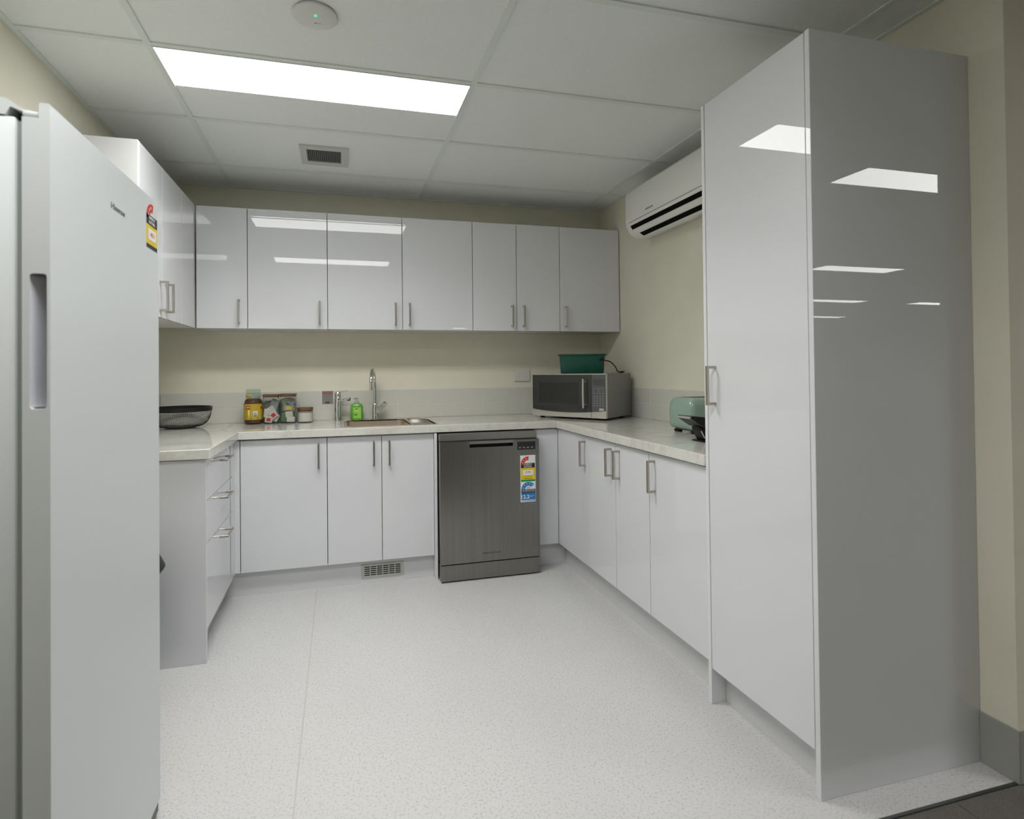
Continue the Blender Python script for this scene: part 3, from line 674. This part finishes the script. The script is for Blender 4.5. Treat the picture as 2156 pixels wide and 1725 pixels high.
MB().prism([(.886, 1.004), (.889, 1.011), (.897, 1.0135), (1.11, .990), (1.115, .955), (.989, .954), (.946, .966), (.902, .995)], 'y', -1.765, -1.66).obj('head', M_BLACK, t)
MB().prism([(.882, 1.003), (.884, 1.009), (.889, 1.0115), (.889, 1.001)], 'y', -1.760, -1.665).obj('edge_strip', M_GREY, t)
MB().prism([(.941, .9645), (.942, .950), (.963, .911), (.970, .9075), (1.035, .9075), (1.05, .9535), (.989, .9535)], 'y', -1.745, -1.690).obj('stem', M_BLACK, t)
MB().tube([(.946, -1.747, .950), (.953, -1.747, .936), (.964, -1.747, .916)], .0022, 8).obj('side_trim', M_CHROME, t, 50)
MB().prism([(.948, .9004), (.956, .9055), (.970, .9075), (1.06, .9075), (1.06, .9004)], 'y', -1.765, -1.675).obj('foot', M_BLACK, t)

# ------------------------------------------------------------------ dishwasher
t = thing('dishwasher', 'stainless steel dishwasher with energy stickers', 'dishwasher', (.303, -.3, 0))
DX0, DX1, DY = .004, .604, -.672
MB().box(DX0+.004, DX1-.004, -.56, -.03, .004, .848).obj('body', M_DARKSTEEL, t)
MB().box(DX0+.002, DX1-.002, -.640, -.56, .808, .850, .002, 1).obj('control_rail', M_RAIL, t)
dr = MB().prism([(DX0, .106), (DX1, .106), (DX1, .804), (DX0, .804)], 'y', DY, DY+.032, [[(.178, .770), (.441, .770), (.441, .802), (.178, .802)]]).obj('door', M_BRUSH, t)
MB().box(DX0+.003, DX1-.003, DY+.032, -.585, .110, .806).obj('door_liner', M_DARKSTEEL, t)
MB().box(.176, .443, DY-.006, DY+.004, .790, .806, .002, 2).obj('handle', M_RAIL, dr)
MB().box(.178, .441, DY+.024, DY+.0325, .768, .803).obj('handle_recess', M_BLACK, dr)
MB().box(.468, .581, DY-.0012, DY+.001, .744, .792).obj('display', mat('display_glass', (.018, .019, .02), .12), dr)
for i in range(4): MB().box(.478+i*.025, .490+i*.025, DY-.0016, DY-.001, .754, .760).obj('display_mark', M_GREY, dr)
MB().box(DX0+.002, DX1, DY+.004, -.60, .008, .100, .002, 1).obj('kick_panel', M_BRUSH, t)
text('lettering', 'FISHER & PAYKEL', frame((.305, DY-.0001, .153), (1, 0, 0), (0, 0, 1)), .110, .0085, M_INK, dr, .0004, .01)
# sticker on the dishwasher door
sw, sh = .095, .277
F = frame((.485, DY-.0002, .710), (1, 0, 0), (0, 0, 1))
st = decal('energy_sticker', F, 0, sw, -sh, 0, M_WHT, dr, .0004)
def zp(v): return -(v-245)*.000209
def xp(u): return (u-268)/422*sw
def band(name, u0, u1, v0, v1, m, z=.0004, t_=.0004): return decal(name, F, xp(u0), xp(u1), zp(v1), zp(v0), m, st, t_, z)
def arcm(name, cu, cv, r0, r1, a0, a1, m, FM, par, z=.0005, n=18, ysc=1.0, t_=.0004):
    k = MB(); P = [(cu+r1*math.cos(R(a0+(a1-a0)*i/n)), cv+r1*ysc*math.sin(R(a0+(a1-a0)*i/n))) for i in range(n+1)]+[(cu+r0*math.cos(R(a1-(a1-a0)*i/n)), cv+r0*ysc*math.sin(R(a1-(a1-a0)*i/n))) for i in range(n+1)]
    return k.prism(P, 'z', z, z+t_).obj(name, m, par, M=FM)
def star(name, cx, cy, r, m, FM, par, z):
    P = []
    for i in range(10):
        a = R(90+36*i); q = r if i % 2 == 0 else r*.42; P.append((cx+q*math.cos(a), cy+q*math.sin(a)))
    MB().prism(P, 'z', z, z+.0003).obj(name, m, par, M=FM)
cu, cv = xp(480), zp(490)
arcm('rating_arc', cu, cv, .0225, .0435, 82, 180, M_RED, F, st)
for a in (168, 139, 110): star('star', cu+.033*math.cos(R(a)), cv+.033*math.sin(R(a)), .0044, M_WHT, F, st, .0009)
star('star', cu+.033*math.cos(R(84)), cv+.033*math.sin(R(84)), .0034, M_WHT, F, st, .0009)
band('black_band', 282, 672, 470, 605, M_INK, .0004)
arcm('rating_arc_foot', cu, cv, .0225, .0435, 176, 190, M_RED, F, st, .0008, 4)
text('lettering', 'ENERGY', F @ Matrix.Translation((xp(478), zp(507), .0008)), .052, .011, M_WHT, st); text('lettering', 'RATING', F @ Matrix.Translation((xp(478), zp(568), .0008)), .048, .011, M_WHT, st)
band('yellow_band', 276, 680, 605, 940, M_YEL); band('consumption_box', 335, 626, 668, 815, M_WHT, .0008)
text('lettering', '230', F @ Matrix.Translation((xp(478), zp(722), .0012)), .034, .011, M_RED, st)
band('small_print', 360, 600, 838, 848, mat('print_olive', (.30, .24, .02), .5), .0008); band('small_print', 370, 596, 895, 915, mat('print_olive', (.30, .24, .02), .5), .0008)
band('green_band', 282, 680, 940, 992, M_GRN)
cu, cv = xp(490), zp(1215)
arcm('rating_arc', cu, cv, .0215, .044, 38, 180, M_BLU, F, st)
for a in (165, 135, 106, 78, 50): star('star', cu+.0335*math.cos(R(a)), cv+.0335*math.sin(R(a)), .0044, M_WHT, F, st, .0009)
decal('small_print', F, cu-.012, cu+.012, cv+.004, cv+.014, M_GREYL, st, .0004, .0005)
band('black_band', 290, 680, 1212, 1318, M_INK)
text('lettering', 'WATER RATING', F @ Matrix.Translation((xp(480), zp(1244), .0008)), .078, .0085, M_WHT, st)
band('small_print', 305, 660, 1282, 1290, M_GREYL, .0008)
band('blue_band', 288, 684, 1318, 1512, M_BLU); band('blue_line', 300, 684, 1530, 1546, M_BLU)
text('lettering', '12.2', F @ Matrix.Translation((xp(402), zp(1422), .0008)), .050, .022, M_WHT, st, .0004, .02)
band('small_print', 522, 650, 1392, 1402, M_GREYL, .0008); band('small_print', 522, 600, 1420, 1430, M_GREYL, .0008)

# ------------------------------------------------------------------ fridge
FX, FY0, FY1 = -1.037, -2.686, -2.085
t = thing('fridge', 'tall white upright fridge at the left with an energy sticker', 'fridge', (-1.32, -2.39, 0))
MB().box(-1.60, -1.090, FY0+.004, FY1-.004, .03, 1.667, .006, 2).obj('body', M_FRIDGE, t, 30)
MB().box(-1.091, -1.0785, FY0+.010, FY1-.010, .05, 1.660).obj('gasket', M_GASKET, t)
pk = rrect(-1.068, -1.0495+.0075, 1.157, 1.393, .006, 3)
dpoly = [(-1.079, .045), (FX, .045), (FX, 1.6895), (FX-.002, 1.6915), (-1.052, 1.6915), (-1.054, 1.6895), (-1.054, 1.665), (-1.079, 1.665)]
dr = MB().prism(dpoly, 'y', FY0, FY0+.024, [pk]).prism(dpoly, 'y', FY0+.024, FY1).obj('door', M_FRIDGE, t)
M_REC = mat('recess_lilac_white', (.60, .60, .66), .3)
MB().prism([(-1.0685, FY0+.003), (-1.0530, FY0+.0235), (-1.0685, FY0+.0235)], 'z', 1.160, 1.390).obj('handle_recess', M_REC, dr)
MB().box(-1.079, -1.0545, FY0+.001, FY1-.001, 1.667, 1.676, .002, 2).obj('top_cap', M_FRIDGE, t, 30)
cv_ = [(-1.60, 1.667), (-1.60, 1.698), (-1.118, 1.698), (-1.104, 1.696), (-1.094, 1.690), (-1.085, 1.683), (-1.078, 1.679), (-1.066, 1.6775), (-1.066, 1.6755), (-1.080, 1.6755), (-1.092, 1.680), (-1.098, 1.682), (-1.105, 1.668)]
MB().prism(cv_, 'y', FY0+.004, FY1-.004).obj('top_cover', M_FRIDGE, t)
for fx in (-1.55, -1.13):
    for fy in (FY0+.06, FY1-.06): MB().lathe([(.02, 0), (.02, .031)], (fx, fy), 12).obj('foot', M_BLACK, t)
MB().box(-1.12, -1.041, FY0+.02, FY1-.004, .012, .0445).obj('kick_grille', M_DARKSTEEL, t)
Ff = frame((FX+.0001, -2.3765, 1.593), (0, 1, 0), (0, 0, 1))
text('lettering', 'Hisense', Ff, .082, .0135, mat('logo_grey', (.16, .16, .18), .4, .3), dr, .0005, .01)
Fs = frame((FX+.0001, -2.184, 1.552), (0, 1, 0), (0, 0, 1))
st = decal('energy_sticker', Fs, 0, .086, .010, .062, M_YEL, dr, .0004)
arcm('rating_arc', .043, .080, .020, .043, 75, 182, M_RED, Fs, st, .0003, 14, .95)
for a in (163, 135, 107): star('star', .043+.032*math.cos(R(a)), .080+.030*math.sin(R(a)), .0042, M_WHT, Fs, st, .0008)
decal('black_band', Fs, 0, .086, .062, .089, M_INK, st, .0004, .0003)
text('lettering', 'ENERGY', Fs @ Matrix.Translation((.043, .0815, .0007)), .050, .0085, M_WHT, st); text('lettering', 'RATING', Fs @ Matrix.Translation((.043, .0695, .0007)), .046, .0085, M_WHT, st)
decal('consumption_box', Fs, .014, .074, .022, .052, M_WHT, st, .0004, .0005); text('lettering', '401', Fs @ Matrix.Translation((.044, .038, .0009)), .032, .012, M_RED, st)
decal('black_band', Fs, 0, .086, 0, .010, M_INK, st, .0004, .0003)

# ------------------------------------------------------------------ black bin behind the fridge
tag(MB().lathe([(.115, .0), (.125, .01), (.135, .40), (.140, .437), (.166, .471), (.168, .475), (.166, .479), (.146, .522), (.12, .535), (.03, .55)], (-1.369, -1.45), 28).obj('rubbish_bin', M_BLACK, None, 35), 'black rubbish bin mostly hidden behind the fridge', 'bin')

# ------------------------------------------------------------------ air conditioner
t = thing('air_conditioner', 'white split-system air conditioner high on the right wall', 'air conditioner', (1.25, -1.15, 1.98))
AY1, AY0 = -.745, -1.575
prof = [(XR-.001, 2.300), (1.185, 2.300), (1.160, 2.294), (1.150, 2.280), (1.147, 2.120), (1.153, 2.085), (1.170, 2.055), (1.192, 2.032), (1.225, 2.014), (1.260, 2.012), (XR-.001, 2.040)]
ccx, ccz = 1.25, 2.15
def pr_(y, s): return [Vector((XR-.001+(x-(XR-.001))*s if True else x, y, ccz+(z-ccz)*(1-(1-s)*.75))) for x, z in prof]
M_AC = mat('ac_white', (.83, .83, .79), .35)
MB().rings([pr_(AY1, .90), pr_(AY1-.004, .955), pr_(AY1-.014, .99), pr_(AY1-.03, 1), pr_(AY0+.03, 1), pr_(AY0+.014, .99), pr_(AY0, .90)]).obj('body', M_AC, t, 45)
def slot_quad(p0, p1, ya, yb, th, name, m):
    p0 = Vector((p0[0], 0, p0[1])); p1 = Vector((p1[0], 0, p1[1])); d_ = (p1-p0).normalized(); n = Vector((d_.z, 0, -d_.x))
    if n.x > 0: n = -n
    lp = [p0+n*th, p1+n*th, p1-n*.006, p0-n*.006]
    return MB().rings([[Vector((v.x, ya, v.z)) for v in lp], [Vector((v.x, yb, v.z)) for v in lp]]).obj(name, m, t)
slot_quad((1.1545, 2.079), (1.168, 2.058), AY1-.065, AY0+.05, .0015, 'outlet_slot', M_BLACKGAP)
slot_quad((1.171, 2.0535), (1.189, 2.0355), AY1-.075, AY0+.05, .003, 'louvre', M_AC)
slot_quad((1.193, 2.0313), (1.220, 2.0165), AY1-.105, AY0+.05, .0015, 'outlet_slot', M_BLACKGAP)
slot_quad((1.1478, 2.1010), (1.1483, 2.0985), AY1-.055, AY0+.05, .0008, 'panel_seam', M_GREY)
text('lettering', 'HITACHI', frame((1.1462, -1.030, 2.128), (0, -1, 0), (0, 0, 1)), .075, .0105, mat('ac_logo', (.12, .12, .12), .4), t, .0006, .01)
MB().tube([(1.262, -1.30, 2.0125), (1.268, -1.322, 2.0120), (1.266, -1.345, 2.0120), (1.262, -1.42, 2.0125)], .0022, 6).obj('catch', M_GREYL, t)

# ------------------------------------------------------------------ ceiling vent and detector
t = thing('ceiling_vent', 'square grey exhaust vent set in the ceiling', 'vent', (-.62, -.67, H))
MB().prism([(-.744, -.800), (-.494, -.800), (-.494, -.533), (-.744, -.533)], 'z', H-.006, H+.004, [[(-.711, -.757), (-.532, -.757), (-.532, -.587), (-.711, -.587)]]).obj('frame', mat('vent_frame', (.62, .64, .60), .5), t)
MB().box(-.711, -.532, -.757, -.587, H+.0008, H+.0036).obj('backing', mat('vent_dark', (.05, .05, .05), .7), t)
sl = MB().box(-.0022, .0022, -.757, -.587, -.0045, .0008).mesh('slat', mat('vent_slat', (.20, .20, .20), .6))
for i in range(18): inst('slat', sl, Matrix.Translation((-.706+i*.01, 0, H)), t)
t = thing('ceiling_sensor', 'round white ceiling sensor with a green light', 'sensor', (-.62, -1.912, H))
MB().lathe([(.070, H+.002), (.072, H-.002), (.071, H-.006), (.060, H-.011), (.03, H-.0125)], (-.62, -1.906), 48).obj('body', M_WHITEP, t, 40)
MB().lathe([(.0040, H-.0145), (.0040, H-.011)], (-.617, -1.926), 14).obj('indicator', mat('green_led', (.0, .5, .2), .4, emit=(.01, 1, .30), estr=1.6), t)
MB().lathe([(.0028, H-.0140), (.0028, H-.011)], (-.619, -1.884), 10).obj('screw', M_GREY, t)
MB().box(-.614, -.600, -1.8855, -1.8825, H-.0132, H-.011).obj('print', M_GREYL, t)
